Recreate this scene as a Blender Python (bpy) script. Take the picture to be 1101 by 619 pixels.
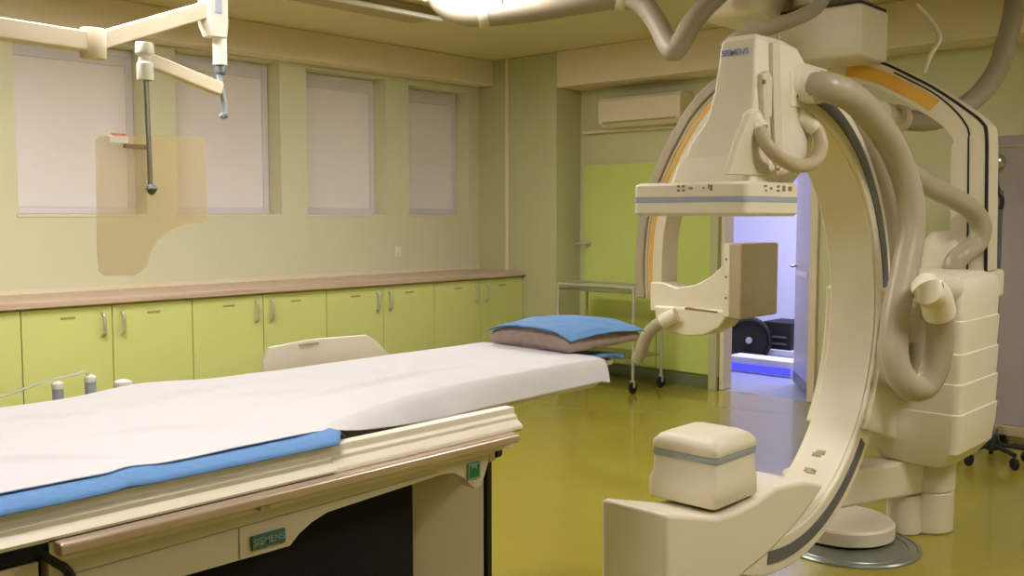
import bpy, bmesh, math, random
from mathutils import Vector, Matrix, noise
random.seed(4)
for o in list(bpy.data.objects): bpy.data.objects.remove(o)
S = bpy.context.scene; COL = S.collection; PI = math.pi

# ------------------------------------------------------------------ camera
W, H, FPX, HOR = 1101, 619, 1045.0, 231.0
PITCH = math.atan((H/2-HOR)/FPX)
YAW = math.atan2(979.5, math.hypot(FPX, 78.5))       # view heading from +X towards +Y
CAMZ = 1.45
cd = bpy.data.cameras.new('camera'); cam = bpy.data.objects.new('camera', cd); COL.objects.link(cam)
cd.sensor_width = 36; cd.lens = FPX/W*36; cd.clip_start = .02; cd.clip_end = 60
cam.location = (0, 0, CAMZ); cam.rotation_euler = (PI/2-PITCH, 0, YAW-PI/2)
cd.dof.use_dof = False
S.camera = cam
FW = Vector((math.cos(YAW)*math.cos(PITCH), math.sin(YAW)*math.cos(PITCH), -math.sin(PITCH)))
RT = Vector((math.sin(YAW), -math.cos(YAW), 0)); UP = RT.cross(FW)
def on(x, y, ax, v):
    """point of the place, on the plane axis=v, that a sight line of the survey photo meets"""
    r = FW + RT*((x-W/2)/FPX) + UP*((H/2-y)/FPX)
    c = Vector((0, 0, CAMZ)); return c + r*((v-c[ax])/r[ax])
# ------------------------------------------------------------------ light and exposure
vs = S.view_settings
vs.view_transform = 'Standard'; vs.look = 'None'; vs.gamma = 1; vs.use_curve_mapping = False
vs.exposure = 0.2
LAMP_POWER = 8.2; LAMP_TINT = (1.0, .97, .97)
wd = bpy.data.worlds.new('world'); S.world = wd; wd.use_nodes = True
wd.node_tree.nodes['Background'].inputs[0].default_value = (.35, .38, .5, 1)
wd.node_tree.nodes['Background'].inputs[1].default_value = .15

# ------------------------------------------------------------------ materials
def lin(c):
    return tuple(((v/255)/12.92 if v/255 <= .04045 else ((v/255+.055)/1.055)**2.4) for v in c)+(1,)
MATS = {}
def mat(name, rgb, rough=.5, metal=0, var=.04, scale=6, bump=0, bscale=60, emit=None, es=0, alpha=1, trans=0, coat=0, spec=.5, ior=1.45):
    m = bpy.data.materials.new(name); m.use_nodes = True; nt = m.node_tree; N = nt.nodes; L = nt.links
    b = N['Principled BSDF']
    tc = N.new('ShaderNodeTexCoord')
    if var:
        nz = N.new('ShaderNodeTexNoise'); nz.inputs['Scale'].default_value = scale; nz.inputs['Detail'].default_value = 4
        L.new(tc.outputs['Object'], nz.inputs['Vector'])
        mx = N.new('ShaderNodeMix'); mx.data_type = 'RGBA'
        c = lin(rgb); mx.inputs[6].default_value = tuple(v*(1-var) for v in c[:3])+(1,); mx.inputs[7].default_value = tuple(min(1, v*(1+var)) for v in c[:3])+(1,)
        L.new(nz.outputs['Fac'], mx.inputs[0]); L.new(mx.outputs[2], b.inputs['Base Color'])
    else: b.inputs['Base Color'].default_value = lin(rgb)
    b.inputs['Roughness'].default_value = rough; b.inputs['Metallic'].default_value = metal
    b.inputs['Alpha'].default_value = alpha; b.inputs['Transmission Weight'].default_value = trans
    b.inputs['Coat Weight'].default_value = coat; b.inputs['IOR'].default_value = ior
    b.inputs['Specular IOR Level'].default_value = spec
    if emit: b.inputs['Emission Color'].default_value = tuple(emit)+(1,); b.inputs['Emission Strength'].default_value = es
    if bump:
        n2 = N.new('ShaderNodeTexNoise'); n2.inputs['Scale'].default_value = bscale; n2.inputs['Detail'].default_value = 3
        L.new(tc.outputs['Object'], n2.inputs['Vector'])
        bp = N.new('ShaderNodeBump'); bp.inputs['Strength'].default_value = bump; bp.inputs['Distance'].default_value = .01
        L.new(n2.outputs['Fac'], bp.inputs['Height']); L.new(bp.outputs['Normal'], b.inputs['Normal'])
    MATS[name] = m; return m
def wood(name, a, c):
    m = mat(name, a, .4, var=0); nt = m.node_tree; N = nt.nodes; L = nt.links
    tc = N.new('ShaderNodeTexCoord'); mp = N.new('ShaderNodeMapping'); mp.inputs['Scale'].default_value = (1.5, 40, 40)
    nz = N.new('ShaderNodeTexNoise'); nz.inputs['Scale'].default_value = 1; nz.inputs['Detail'].default_value = 6
    cr = N.new('ShaderNodeValToRGB'); cr.color_ramp.elements[0].color = lin(a); cr.color_ramp.elements[1].color = lin(c)
    cr.color_ramp.elements[0].position = .35; cr.color_ramp.elements[1].position = .65
    L.new(tc.outputs['Object'], mp.inputs[0]); L.new(mp.outputs[0], nz.inputs['Vector']); L.new(nz.outputs['Fac'], cr.inputs[0])
    L.new(cr.outputs[0], N['Principled BSDF'].inputs['Base Color']); return m
m_wall = mat('wall paint', (214, 211, 176), .6, bump=.05, bscale=120, var=.02)
m_col = mat('column paint', (190, 190, 146), .45, var=.02)
m_recess = mat('recess paint', (204, 202, 156), .5, var=.02)
m_soffit = mat('soffit paint', (228, 214, 186), .6, var=.02)
m_ceil = mat('ceiling paint', (218, 208, 168), .7, var=.02)
m_floor = mat('olive epoxy floor', (156, 142, 44), .26, var=.08, scale=1.5, bump=.02, bscale=8, coat=.45)
m_base = mat('baseboard vinyl', (110, 118, 80), .4)
m_lime = mat('lime laminate', (208, 213, 134), .35, var=.02)
m_limed = mat('lime panel', (200, 212, 116), .35, var=.03)
m_gap = mat('dark joint', (60, 60, 30), .6, var=0)
m_wood = wood('worktop laminate', (184, 158, 138), (206, 182, 160))
m_steel = mat('brushed steel', (170, 168, 160), .32, 1, var=.05, scale=30)
m_handle = mat('satin handle', (190, 190, 172), .4, .35)
m_tag = mat('grey label holder', (150, 152, 110), .4)
m_white = mat('white plastic', (232, 228, 215), .35)
m_cream = mat('cream enamel', (226, 216, 192), .38, var=.02)
m_creamb = mat('beige enamel', (212, 201, 174), .42, var=.02)
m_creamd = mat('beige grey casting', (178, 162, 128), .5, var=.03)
m_hose = mat('beige grey hose', (170, 158, 132), .32, var=.04, scale=14)
m_hosed = mat('taupe hose', (160, 148, 126), .45, var=.05)
m_grey = mat('slate grey inlay', (95, 95, 100), .35)
m_lgrey = mat('blue grey inlay', (160, 168, 180), .35)
m_orange = mat('amber inlay', (216, 164, 62), .4)
m_black = mat('black rubber', (22, 21, 20), .6, var=.1)
m_void = mat('shade and mattress black', (12, 12, 12), .9, var=.1)  # mattress black, also painted in for shade in gaps and hollows
m_blind = mat('lilac grey blind', (236, 228, 226), .65, var=.03, scale=3)
m_frame = mat('window frame', (216, 210, 214), .4)
m_cloth = mat('white drape', (217, 213, 215), .85, bump=.25, bscale=9, var=.02)
m_blue = mat('blue nonwoven', (98, 142, 194), .8, bump=.4, bscale=30, var=.05)
m_pillow = mat('taupe pillow', (168, 148, 140), .85, bump=.5, bscale=40, var=.25, scale=40)
m_foam = mat('white foam pad', (222, 214, 190), .6)
m_teal = mat('teal plate', (74, 108, 96), .4)
m_tealt = mat('pale teal letters', (136, 166, 154), .5, var=0)
m_green = mat('green sign', (24, 120, 50), .5, var=0)
m_bluet = mat('blue letters', (140, 152, 205), .5, var=0)
m_mark = mat('brown pictogram ink', (140, 118, 84), .6, var=0)
m_alu = mat('pinkish aluminium rail', (206, 184, 164), .28, .55, var=.03)
m_disc = mat('grey steel disc', (132, 136, 126), .3, .5)
m_screen = mat('grey shield cloth', (160, 150, 148), .7, var=.04)
m_red = mat('orange tag', (235, 140, 100), .5, var=0)
m_acr = mat('tan lead acrylic', (214, 192, 140), .12, alpha=.34, var=0)
m_clear = mat('clear tube', (225, 230, 220), .1, alpha=.35, var=0)
m_glass = mat('dark pane', (60, 70, 60), .05, var=0)
m_lamp = mat('lamp diffuser', (255, 255, 250), .5, var=0, emit=LAMP_TINT, es=LAMP_POWER*3)
m_bluelamp = mat('violet lamp', (150, 140, 255), .5, var=0, emit=(.36, .32, 1), es=2.2)
m_bluestrip = mat('blue light strip', (30, 30, 160), .5, var=0, emit=(.06, .06, 1), es=1.3)
m_nextwall = mat('pale lilac wall', (205, 205, 225), .6)
m_nextfloor = mat('pale next floor', (150, 155, 165), .3)
m_doorleaf = mat('lilac grey door leaf', (176, 170, 190), .35, var=.08, scale=5)

# ------------------------------------------------------------------ geometry helpers
class G:
    def __init__(s): s.v = []; s.f = []
    def add(s, vs, fs):
        n = len(s.v); s.v += [Vector(v) for v in vs]; s.f += [tuple(i+n for i in f) for f in fs]; return s
    def box(s, a, b):
        x0, y0, z0 = a; x1, y1, z1 = b
        return s.add([(x0,y0,z0),(x1,y0,z0),(x1,y1,z0),(x0,y1,z0),(x0,y0,z1),(x1,y0,z1),(x1,y1,z1),(x0,y1,z1)],
                     [(0,3,2,1),(4,5,6,7),(0,1,5,4),(1,2,6,5),(2,3,7,6),(3,0,4,7)])
    def loft(s, secs, cap=True, closed=False):
        n = len(secs[0]); vs = [p for sec in secs for p in sec]; fs = []
        K = len(secs)
        for k in range(K if closed else K-1):
            for i in range(n):
                j = (i+1) % n; k2 = (k+1) % K
                fs.append((k*n+i, k*n+j, k2*n+j, k2*n+i))
        if cap and not closed: fs += [tuple(range(n))[::-1], tuple(range((K-1)*n, K*n))]
        return s.add(vs, fs)
    def prism(s, pts, ax, a0, a1):
        """outline pts in the two other axes, extruded along ax from a0 to a1"""
        def mk(p, a):
            q = list(p); q.insert(ax, a); return Vector(q)
        return s.loft([[mk(p, a0) for p in pts], [mk(p, a1) for p in pts]])
    def tube(s, pts, r, n=16, cr=True, sub=8, cap=True):
        pts = [Vector(p) for p in pts]
        rr = r if isinstance(r, (list, tuple)) else [r]*len(pts)
        if cr and len(pts) > 2:
            P = [pts[0]*2-pts[1]]+pts+[pts[-1]*2-pts[-2]]; out = []; ro = []
            for i in range(1, len(P)-2):
                for k in range(sub):
                    t = k/sub; a, b, c, d = P[i-1:i+3]
                    out.append(.5*((2*b)+(c-a)*t+(2*a-5*b+4*c-d)*t*t+(3*b-a-3*c+d)*t**3))
                    ro.append(rr[i-1]*(1-t)+rr[i]*t)
            out.append(pts[-1]); ro.append(rr[-1]); pts, rr = out, ro
        secs = []; T0 = None
        for i, p in enumerate(pts):
            t = (pts[min(i+1, len(pts)-1)]-pts[max(i-1, 0)]).normalized()
            if T0 is None:
                u = t.orthogonal().normalized()
            else:
                u = (u - t*u.dot(t)).normalized()
            T0 = t; w = t.cross(u)
            secs.append([p+(u*math.cos(2*PI*k/n)+w*math.sin(2*PI*k/n))*rr[i] for k in range(n)])
        return s.loft(secs, cap)
    def lathe(s, prof, c, n=32, axis=(0,0,1)):
        """prof: (radius, height) pairs along axis from c"""
        a = Vector(axis).normalized(); u = a.orthogonal().normalized(); w = a.cross(u); c = Vector(c)
        return s.loft([[c+a*h+(u*math.cos(2*PI*k/n)+w*math.sin(2*PI*k/n))*max(r, 1e-4) for k in range(n)] for r, h in prof])
def rrect(x0, x1, y0, y1, r, z, n=5):
    out = []
    for cx, cy, a in ((x1-r, y1-r, 0), (x0+r, y1-r, 90), (x0+r, y0+r, 180), (x1-r, y0+r, 270)):
        for k in range(n+1):
            t = math.radians(a+90*k/n); out.append(Vector((cx+r*math.cos(t), cy+r*math.sin(t), z)))
    return out
ORG = {}
def obj(name, g, m, parent=None, bevel=0, smooth=True, ang=38, seg=2, solid=0):
    if parent is not None: o0 = ORG[parent.name]
    else:
        xs = [v.x for v in g.v]; ys = [v.y for v in g.v]; zs = [v.z for v in g.v]
        o0 = Vector(((min(xs)+max(xs))/2, (min(ys)+max(ys))/2, min(zs)))
    me = bpy.data.meshes.new(name); me.from_pydata([v-o0 for v in g.v], [], g.f); me.validate()
    bm = bmesh.new(); bm.from_mesh(me); bmesh.ops.recalc_face_normals(bm, faces=bm.faces); bm.to_mesh(me); bm.free()
    if smooth:
        for p in me.polygons: p.use_smooth = True
        me.set_sharp_from_angle(angle=math.radians(ang))
    me.materials.append(m)
    o = bpy.data.objects.new(name, me); COL.objects.link(o); ORG[o.name] = o0
    if parent is None: o.location = o0
    else: o.parent = parent
    if solid:
        md = o.modifiers.new('solid', 'SOLIDIFY'); md.thickness = solid; md.offset = 0
    if bevel:
        md = o.modifiers.new('bevel', 'BEVEL'); md.width = bevel; md.segments = seg; md.limit_method = 'ANGLE'; md.angle_limit = math.radians(35); md.harden_normals = True
    return o
def tag(o, label, cat, group=None):
    o['label'] = label; o['category'] = cat
    if group: o['group'] = group
    return o
def thing(name, label, cat, loc=(0,0,0), group=None):
    o = bpy.data.objects.new(name, None); COL.objects.link(o); o.location = loc; o.empty_display_size = .1
    ORG[o.name] = Vector(loc); return tag(o, label, cat, group)
def struct(name, g, m, bevel=0):
    o = obj(name, g, m, None, bevel); o['kind'] = 'structure'; return o
def lab(o, t): o['label'] = t; return o
def copy_tree(o, parent=None):
    c = o.copy(); COL.objects.link(c)
    if parent is not None: c.parent = parent
    ORG[c.name] = ORG[o.name]
    for ch in list(o.children): copy_tree(ch, c)
    return c
def text(name, body, size, loc, xdir, ydir, m, parent, ext=.0006):
    cu = bpy.data.curves.new(name, 'FONT'); cu.body = body; cu.size = size; cu.extrude = ext; cu.align_x = 'CENTER'; cu.align_y = 'CENTER'; cu.offset = size*.02
    t = bpy.data.objects.new(name+'_src', cu); COL.objects.link(t)
    bpy.context.view_layer.update()
    me = bpy.data.meshes.new_from_object(t.evaluated_get(bpy.context.evaluated_depsgraph_get()))
    bpy.data.objects.remove(t)
    X = Vector(xdir).normalized(); Y = Vector(ydir).normalized(); Z = X.cross(Y)
    M3 = Matrix((X, Y, Z)).transposed().to_4x4(); M3.translation = Vector(loc)-ORG[parent.name]
    me.transform(M3); me.materials.clear(); me.materials.append(m)
    o = bpy.data.objects.new(name, me); COL.objects.link(o); o.parent = parent; ORG[o.name] = ORG[parent.name]; return o

# ================================================================== ROOM
CE = 2.9; YW = 6.7; XB = 7.05; XC = 6.7; YC = 5.72
X0, Y0 = -2.2, -2.6
YR = .9                                              # right end of the back wall that can be seen
struct('floor', G().box((X0-.2, Y0-.2, -.1), (XB, YW+.3, 0)), m_floor)
struct('ceiling', G().box((X0-.2, Y0-.2, CE), (XB+.2, YW+.3, CE+.1)), m_ceil)
wins = [(2.45, 3.33, 2.63), (3.57, 4.46, 2.66), (4.71, 5.55, 2.64), (5.81, 6.56, 2.61)]
ZS = 1.455
g = G(); xs = [X0-.2]+[v for w in wins for v in w[:2]]+[XC+.4]
for i in range(0, len(xs), 2): g.box((xs[i], YW, 0), (xs[i+1], YW+.3, CE))
for a, b, t in wins:
    g.box((a, YW, 0), (b, YW+.3, ZS)); g.box((a, YW, t), (b, YW+.3, CE))
struct('wall_left', g, m_wall)
for i, (a, b, t) in enumerate(wins):
    fr = G(); d = YW+.17; fw = .05
    e = .001; fr.box((a+e, d, ZS+.035), (a+.025, YW+.29, t-.05)); fr.box((b-fw, d, ZS+.035), (b-e, YW+.29, t-.05)); fr.box((a+e, d, ZS+.002), (b-e, YW+.29, ZS+.035)); fr.box((a+e, d, t-.05), (b-e, YW+.29, t-e))
    w = struct('window_%d' % (i+1), fr, m_frame, .004)
    obj('roller_blind', G().box((a+.02, d+.02, ZS+.02), (b-.045, d+.03, t-.1)), m_blind, w)
    hb = G().box((a+.02, d+.005, t-.12), (b-.04, d+.05, t-.03)); obj('blind_headbox', hb, m_frame, w, .006)
    obj('bottom_bar', G().box((a+.03, d+.012, ZS+.035), (b-.045, d+.02, ZS+.055)), m_frame, w)
    obj('glass_pane', G().box((a+.02, YW+.26, ZS+.02), (b-.02, YW+.268, t-.02)), m_glass, w)
    sl = G().box((a-.012, YW-.006, ZS-.02), (b+.012, YW+.17, ZS+.001)); obj('window_sill', sl, m_soffit, w, .003)
# corner column, back wall recess
struct('wall_corner', G().box((XC, YC, 0), (XB+.2, YW, CE)), m_col, .01)
DY0, DY1, DZ = 3.42, on(787, 300, 0, XB+.1).y, 2.05                       # doorway
g = G().box((XB, DY1+.0, 0), (XB+.1, YC, CE)).box((XB, Y0-.2, 0), (XB+.1, DY0, CE)).box((XB, DY0, DZ), (XB+.1, DY1, CE))
struct('wall_back', g, m_recess)
struct('wall_right', G().box((X0, Y0-.2, 0), (XB, Y0, CE)), m_wall)
struct('wall_rear', G().box((X0-.2, Y0-.2, 0), (X0, YW, CE)), m_wall)
# soffits
struct('trim_1', G().box((X0, 6.5, 2.67), (XC, YW, CE)), m_soffit, .01)
struct('trim_2', G().box((XC, Y0, 2.585), (XB, YC, CE)), m_soffit, .01)
g = G().box((XC-.018, 6.30, .9), (XC, 6.335, CE)); struct('trim_3', g, m_soffit, .004)
ya_ = on(628, 300, 0, XB-.06).y+.005
struct('baseboard_back', G().box((XB-.012, ya_ , 0), (XB, YC, .1)).box((XB-.012, Y0, 0), (XB, DY0-.07, .1)), m_base, .003)
struct('baseboard_corner', G().box((XC-.012, YC, 0), (XC, 6.09, .1)).box((XC, YC-.012, 0), (XB, YC, .1)), m_base, .003)
# door frame and leaf, next room
g = G().box((XB-.03, DY1-.01, 0), (XB+.103, DY1+.033, DZ-.012)).box((XB-.03, DY0-.05, 0), (XB+.103, DY0+.012, DZ-.012)).box((XB-.03, DY0-.05, DZ-.012), (XB+.103, DY1+.033, DZ+.06))
dr = struct('door_1', g, m_soffit, .006)
hx_, hy_ = XB+.11, DY0+.03; dv = Vector((.81, .586, 0)); dn = Vector((-.586, .81, 0))
def leafbox(a, b, n0, n1, z0_, z1_):
    g = G().box((0, 0, 0), (1, 1, 1)); c = Vector((hx_, hy_, 0))
    g.v = [c+dv*(a+(b-a)*v.x)+dn*(n0+(n1-n0)*v.y)+Vector((0, 0, z0_+(z1_-z0_)*v.z)) for v in g.v]; return g
dl = obj('door_leaf', leafbox(0, .68, 0, .04, .02, DZ-.02), m_doorleaf, dr, .004)
obj('kick_plate', leafbox(.01, .67, .0405, .044, .03, .12), m_grey, dl)
obj('glazing_bead', leafbox(.08, .6, .0405, .048, .95, .99), m_frame, dl)
obj('glazing_bead', leafbox(.08, .6, .0405, .048, 1.8, 1.84), m_frame, dl)
c = Vector((hx_, hy_, 1.02))+dv*.62
obj('door_handle', G().tube([c+dn*.04, c+dn*.09, c+dn*.09-dv*.11], .009, 8, cr=False), m_steel, dl)
XN = XB+3.1
struct('floor_nextroom', G().box((XB, DY0-1.0, -.1), (XN, DY1+1.8, 0)), m_nextfloor)
struct('wall_nextroom', G().box((XN, DY0-1.0, 0), (XN+.1, DY1+1.8, 2.6)).box((XB+.1, DY1+1.8, 0), (XN, DY1+1.9, 2.6)).box((XB+.1, DY0-1.1, 0), (XN, DY0-1.0, 2.6)), m_nextwall)
struct('ceiling_nextroom', G().box((XB+.1, DY0-1.0, 2.6), (XN, DY1+1.8, 2.7)), m_nextwall)
ld = bpy.data.lights.new('next_room_light', 'AREA'); ld.shape = 'RECTANGLE'; ld.size = 1.4; ld.size_y = 1.2; ld.energy = 95; ld.color = (.76, .74, 1)
lo = bpy.data.objects.new('next_room_light', ld); COL.objects.link(lo); lo.location = (XB+1.5, DY0+.7, 2.58)
# lilac lamp glimpsed above the detector through the doorway
p = on(862, 172, 0, XN-.25)
t = thing('wall_lamp', 'glowing violet lamp high in the blue lit room behind the doorway', 'lamp', (XN, p.y, p.z))
obj('lamp_shade', G().lathe([(.02, 0), (.09, .02), (.13, .08), (.13, .12), (.1, .17), (.03, .2)], (XN-.2, p.y, p.z-.1)), m_bluelamp, t)
obj('wall_bracket', G().tube([(XN-.2, p.y, p.z-.02), (XN-.01, p.y, p.z-.02)], .015, 8).lathe([(.04, 0), (.04, .02)], (XN-.001, p.y, p.z-.02), axis=(-1,0,0)), m_steel, t)

# ceiling lamps: one in view, the others unseen, added for light
def lamp(x, y, l, sx=.6, sy=.6):
    t = thing('ceiling_lamp', l, 'lamp', (x, y, CE), 'square ceiling light panels')
    f = .03
    g = G().box((x-sx-f, y-sy-f, CE-.05), (x+sx+f, y-sy, CE-.001)).box((x-sx-f, y+sy, CE-.05), (x+sx+f, y+sy+f, CE-.001)).box((x-sx-f, y-sy, CE-.05), (x-sx, y+sy, CE)).box((x+sx, y-sy, CE-.05), (x+sx+f, y+sy, CE))
    obj('frame', g, m_white, t, .004)
    obj('diffuser', G().box((x-sx, y-sy, CE-.045), (x+sx, y+sy, CE-.03)), m_lamp, t)
lamp(4.58, 4.55, 'bright white ceiling light panel cut by the top edge above the looping hose', .3, .3)
lamp(1.9, 4.6, 'added unseen ceiling light panel nearest the windows, over the cupboards', .3, .6)  # unseen panel added to brighten the window side
lamp(3.3, 3.6, 'added unseen ceiling light panel between the arms and the windows', .3, .3)  # unseen, added for more light on the far walls
lamp(.6, 1.3, 'added unseen ceiling light panel above the near end of the table', .3, .3)  # out of view, added to light the table
lamp(3.2, -.2, 'added unseen ceiling light panel right of the floor standing arm', .3, .45)  # out of view, added to light the room from this side
lamp(5.4, -.5, 'added unseen ceiling light panel near the back wall, behind the hanging arm', .3, .3)  # unseen, added to lift the back of the room

# ================================================================== BASE CUPBOARDS
YF = 6.12; ZC = .885
def cupboard(x, w):
    t = thing('base_cupboard', '', 'cupboard', (x, YF, 0), 'lime base cupboards under the worktop')
    obj('carcass', G().box((x+.002, YF+.02, .1), (x+w-.002, YW-.01, ZC)), m_limed, t)
    obj('plinth', G().box((x, YF+.07, 0), (x+w, YF+.09, .1)), m_base, t)
    for s in (0, 1):
        a = x+s*w/2+.003; b = a+w/2-.006
        d = obj('door', G().box((a, YF, .11), (b, YF+.018, ZC-.012)), m_lime, t, .002)
        hx = b-.06 if s == 0 else a+.06
        obj('handle', G().tube([(hx, YF, .83), (hx, YF-.03, .81), (hx, YF-.034, .75), (hx, YF-.03, .70), (hx, YF, .68)], .011, 8), m_handle, d)
        cx = (a+b)/2
        obj('label_holder', G().box((cx-.045, YF-.004, .805), (cx+.045, YF, .818)), m_tag, d, .001)
    return t
CW = 1.117; xr = 6.695
labels = ['lime green double cupboard at the far right end beneath the worktop, next to the column', 'lime green double cupboard below the worktop, second from the corner column',
          'lime green double cupboard below the worktop with the angular pale plate in front of it', 'lime green double cupboard behind the white rail clamps, left of the angular plate', 'lime green double cupboard cut by the left picture edge, furthest from the corner column']
c0 = cupboard(xr-CW, CW); c0['label'] = labels[0]
for i in range(1, 5):
    c = copy_tree(c0); c.location.x -= CW*i; c['label'] = labels[i]
obj_w = obj('worktop', G().box((xr-CW*5-.2, 6.085, ZC), (6.698, YW-.002, ZC+.045)), m_wood, None, .006)
tag(obj_w, 'long brown wood effect worktop running under the four blinded windows', 'worktop')
ub = obj('upstand', G().box((xr-CW*5-.2, YW-.016, ZC+.045), (6.698, YW-.002, ZC+.075)), m_soffit, obj_w); 
# socket
p = on(428, 271, 1, YW)
t = thing('wall_socket', 'small white socket on the wall between worktop and windows', 'socket', (p.x, YW, p.z))
obj('plate', G().box((p.x-.04, YW-.012, p.z-.045), (p.x+.04, YW, p.z+.045)), m_white, t, .005)
obj('outlet', G().lathe([(.028, 0), (.028, .012), (.02, .014)], (p.x, YW-.01, p.z), axis=(0,-1,0)), m_white, t)

# ================================================================== RECESS: tall green doors, AC, trolley
ya, yb = on(628, 300, 0, XB-.06).y, DY1+.036
t = thing('tall_cupboard', 'tall flat lime green cupboard filling the recess left of the doorway', 'cupboard', (XB-.03, (ya+yb)/2, 0))
xf = XB-.06; zt = 1.90
obj('carcass', G().box((xf+.02, yb, .11), (XB-.002, ya, zt)), m_limed, t)
obj('plinth', G().box((xf+.01, yb, 0), (XB-.002, ya, .11)), m_base, t)
ys = [yb, on(706, 300, 0, xf).y, ya]
d2 = obj('door', G().box((xf, ys[1]+.004, .12), (xf+.018, ys[2]-.003, zt)), m_limed, t, .002)
d1 = obj('door', G().box((xf, ys[0]+.08, .12), (xf+.018, ys[1]-.004, zt)), m_limed, t, .002)
obj('end_panel', G().box((xf-.01, ys[0], .0), (xf+.02, ys[0]+.075, zt)), m_col, t, .002)
h = on(632, 262, 0, xf)
obj('handle', G().tube([(xf, h.y-.02, h.z), (xf-.05, h.y, h.z), (xf-.06, h.y+.05, h.z+.004), (xf-.06, h.y+.1, h.z+.004)], .011, 10).lathe([(.025, 0), (.025, .012)], (xf, h.y-.02, h.z), axis=(-1,0,0)), m_handle, d2)
# AC
a = on(643, 106, 0, XB-.2); b = on(731, 131, 0, XB-.2)
t = thing('air_conditioner', 'pale wall mounted air conditioner below the soffit in the recess', 'air conditioner', (XB, (a.y+b.y)/2, b.z))
secs = []
for y in (b.y, a.y):
    secs.append([Vector((XB-.001, y, b.z)), Vector((XB-.14, y, b.z)), Vector((XB-.19, y, b.z+.04)), Vector((XB-.2, y, b.z+.1)), Vector((XB-.2, y, a.z-.03)), Vector((XB-.17, y, a.z)), Vector((XB-.001, y, a.z))])
obj('casing', G().loft(secs), m_soffit, t, .006)
obj('air_flap', G().box((XB-.197, b.y+.05, b.z+.035), (XB-.19, a.y-.05, b.z+.05)), m_creamd, t)
obj('vent_grille', G().box((XB-.17, b.y+.05, a.z-.0005), (XB-.02, a.y-.05, a.z+.004)), m_creamd, t)
# pipe duct left of the AC
p0 = on(628, 142, 0, XB-.03); p1 = on(740, 134, 0, XB-.03)
tag(obj('pipe_duct', G().box((XB-.05, p1.y, p1.z-.02), (XB, p0.y+.0, p1.z+.01)), m_soffit, None, .004), 'narrow pale duct running along the wall under the air conditioner', 'duct')

# steel trolley
t = thing('steel_trolley', 'light steel frame trolley on castors in front of the tall green cupboard', 'trolley', (6.6, 4.95, 0))
zt = .86; tx0, tx1, ty0, ty1 = 6.38, 6.78, 4.62, 5.42
legs = [(tx0, ty0), (tx1, ty0), (tx0, ty1), (tx1, ty1)]
for x, y in legs:
    lg = obj('leg', G().tube([(x, y, .1), (x, y, zt)], .012, 10), m_handle, t)
    cs = obj('castor', G().lathe([(.045, -.012), (.05, -.006), (.05, .006), (.045, .012)], (x, y, .05), 20, axis=(0,1,0)), m_black, t)
    obj('fork', G().box((x-.012, y-.02, .05), (x+.012, y+.02, .105)), m_handle, t, .003)
obj('top_rail', G().tube([(tx0, ty0, zt), (tx1, ty0, zt), (tx1, ty1, zt), (tx0, ty1, zt), (tx0, ty0, zt)], .012, 10, cr=False), m_handle, t)
obj('top_shelf', G().box((tx0, ty0, zt-.05), (tx1, ty1, zt-.04)), m_steel, t, .003)
obj('bottom_shelf', G().box((tx0, ty0, .28), (tx1, ty1, .29)), m_steel, t, .003)

# next room equipment
p = on(805, 365, 0, XB+1.9)
t = thing('drum_fan', 'round black drum fan on the floor of the blue lit room', 'fan', (XB+1.9, p.y, 0))
obj('housing', G().lathe([(.02, -.06), (.22, -.06), (.235, -.03), (.235, .03), (.22, .06), (.2, .062), (.19, .03), (.05, .03), (.05, .07), (.02, .075)], (XB+1.9, p.y, p.z), 36, axis=(-.87,-.5,0)), m_black, t)
obj('hub', G().lathe([(.035, .07), (.03, .09)], (XB+1.9, p.y, p.z), 20, axis=(-.87,-.5,0)), m_lgrey, t)
obj('stand', G().box((XB+1.8, p.y-.22, max(.0, 0)), (XB+2.05, p.y+.22, p.z-.22)).box((XB+1.86, p.y-.04, p.z-.25), (XB+1.94, p.y+.04, p.z-.2)), m_nextwall, t, .01)
a = on(820, 345, 0, XB+2.1); b = on(850, 377, 0, XB+2.1)
t = thing('equipment_box', 'square black equipment box beside the drum fan in the blue lit room', 'box', (XB+2.2, (a.y+b.y)/2, 0))
obj('casing', G().box((XB+2.1, b.y, b.z), (XB+2.5, a.y, a.z)), m_black, t, .01)
obj('front_grille', G().box((XB+2.09, b.y+.05, b.z+.05), (XB+2.1, a.y-.05, b.z+.07)).box((XB+2.09, b.y+.05, b.z+.12), (XB+2.1, a.y-.05, b.z+.14)), m_grey, t)
obj('pedestal', G().box((XB+2.08, b.y-.05, 0), (XB+2.6, a.y+.05, b.z)), m_nextwall, t, .01)
a = on(783, 389, 0, XB+.9); b = on(849, 404, 0, XB+.9)
t = thing('light_strip', 'glowing blue light bar low in the doorway of the next room', 'light', (XB+1.0, (a.y+b.y)/2, 0))
obj('glowing_panel', G().box((XB+.89, b.y, max(.005, b.z)), (XB+.91, a.y, a.z)), m_bluestrip, t)
obj('bench', G().box((XB+.91, b.y-.02, 0), (XB+1.15, a.y+.02, a.z+.06)), m_nextwall, t, .006)

# ================================================================== PATIENT TABLE
TX = -.9
tb = thing('patient_table', 'long cream catheter table standing in the left foreground', 'table', (.6, 1.75, 0))
prof = [(1.4235, 1.034), (1.421, 1.020), (1.414, 1.016), (1.413, 1.008), (1.406, 1.004), (1.398, .998), (1.396, .990), (1.404, .984), (1.423, .978), (1.431, .960), (1.46, .955), (1.46, 1.034)]
full = prof+[(2.14, 1.034)]
pp = [(1.4235, 1.034)]+prof[1:11]+[(2.10, .955), (2.12, .985), (2.14, 1.0), (2.13, 1.034), (2.12, 1.034), (2.12, .968), (1.45, .968), (1.45, 1.034)]
obj('carriage', G().prism(pp, 0, TX, 1.53), m_cream, tb, .0022)
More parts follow.
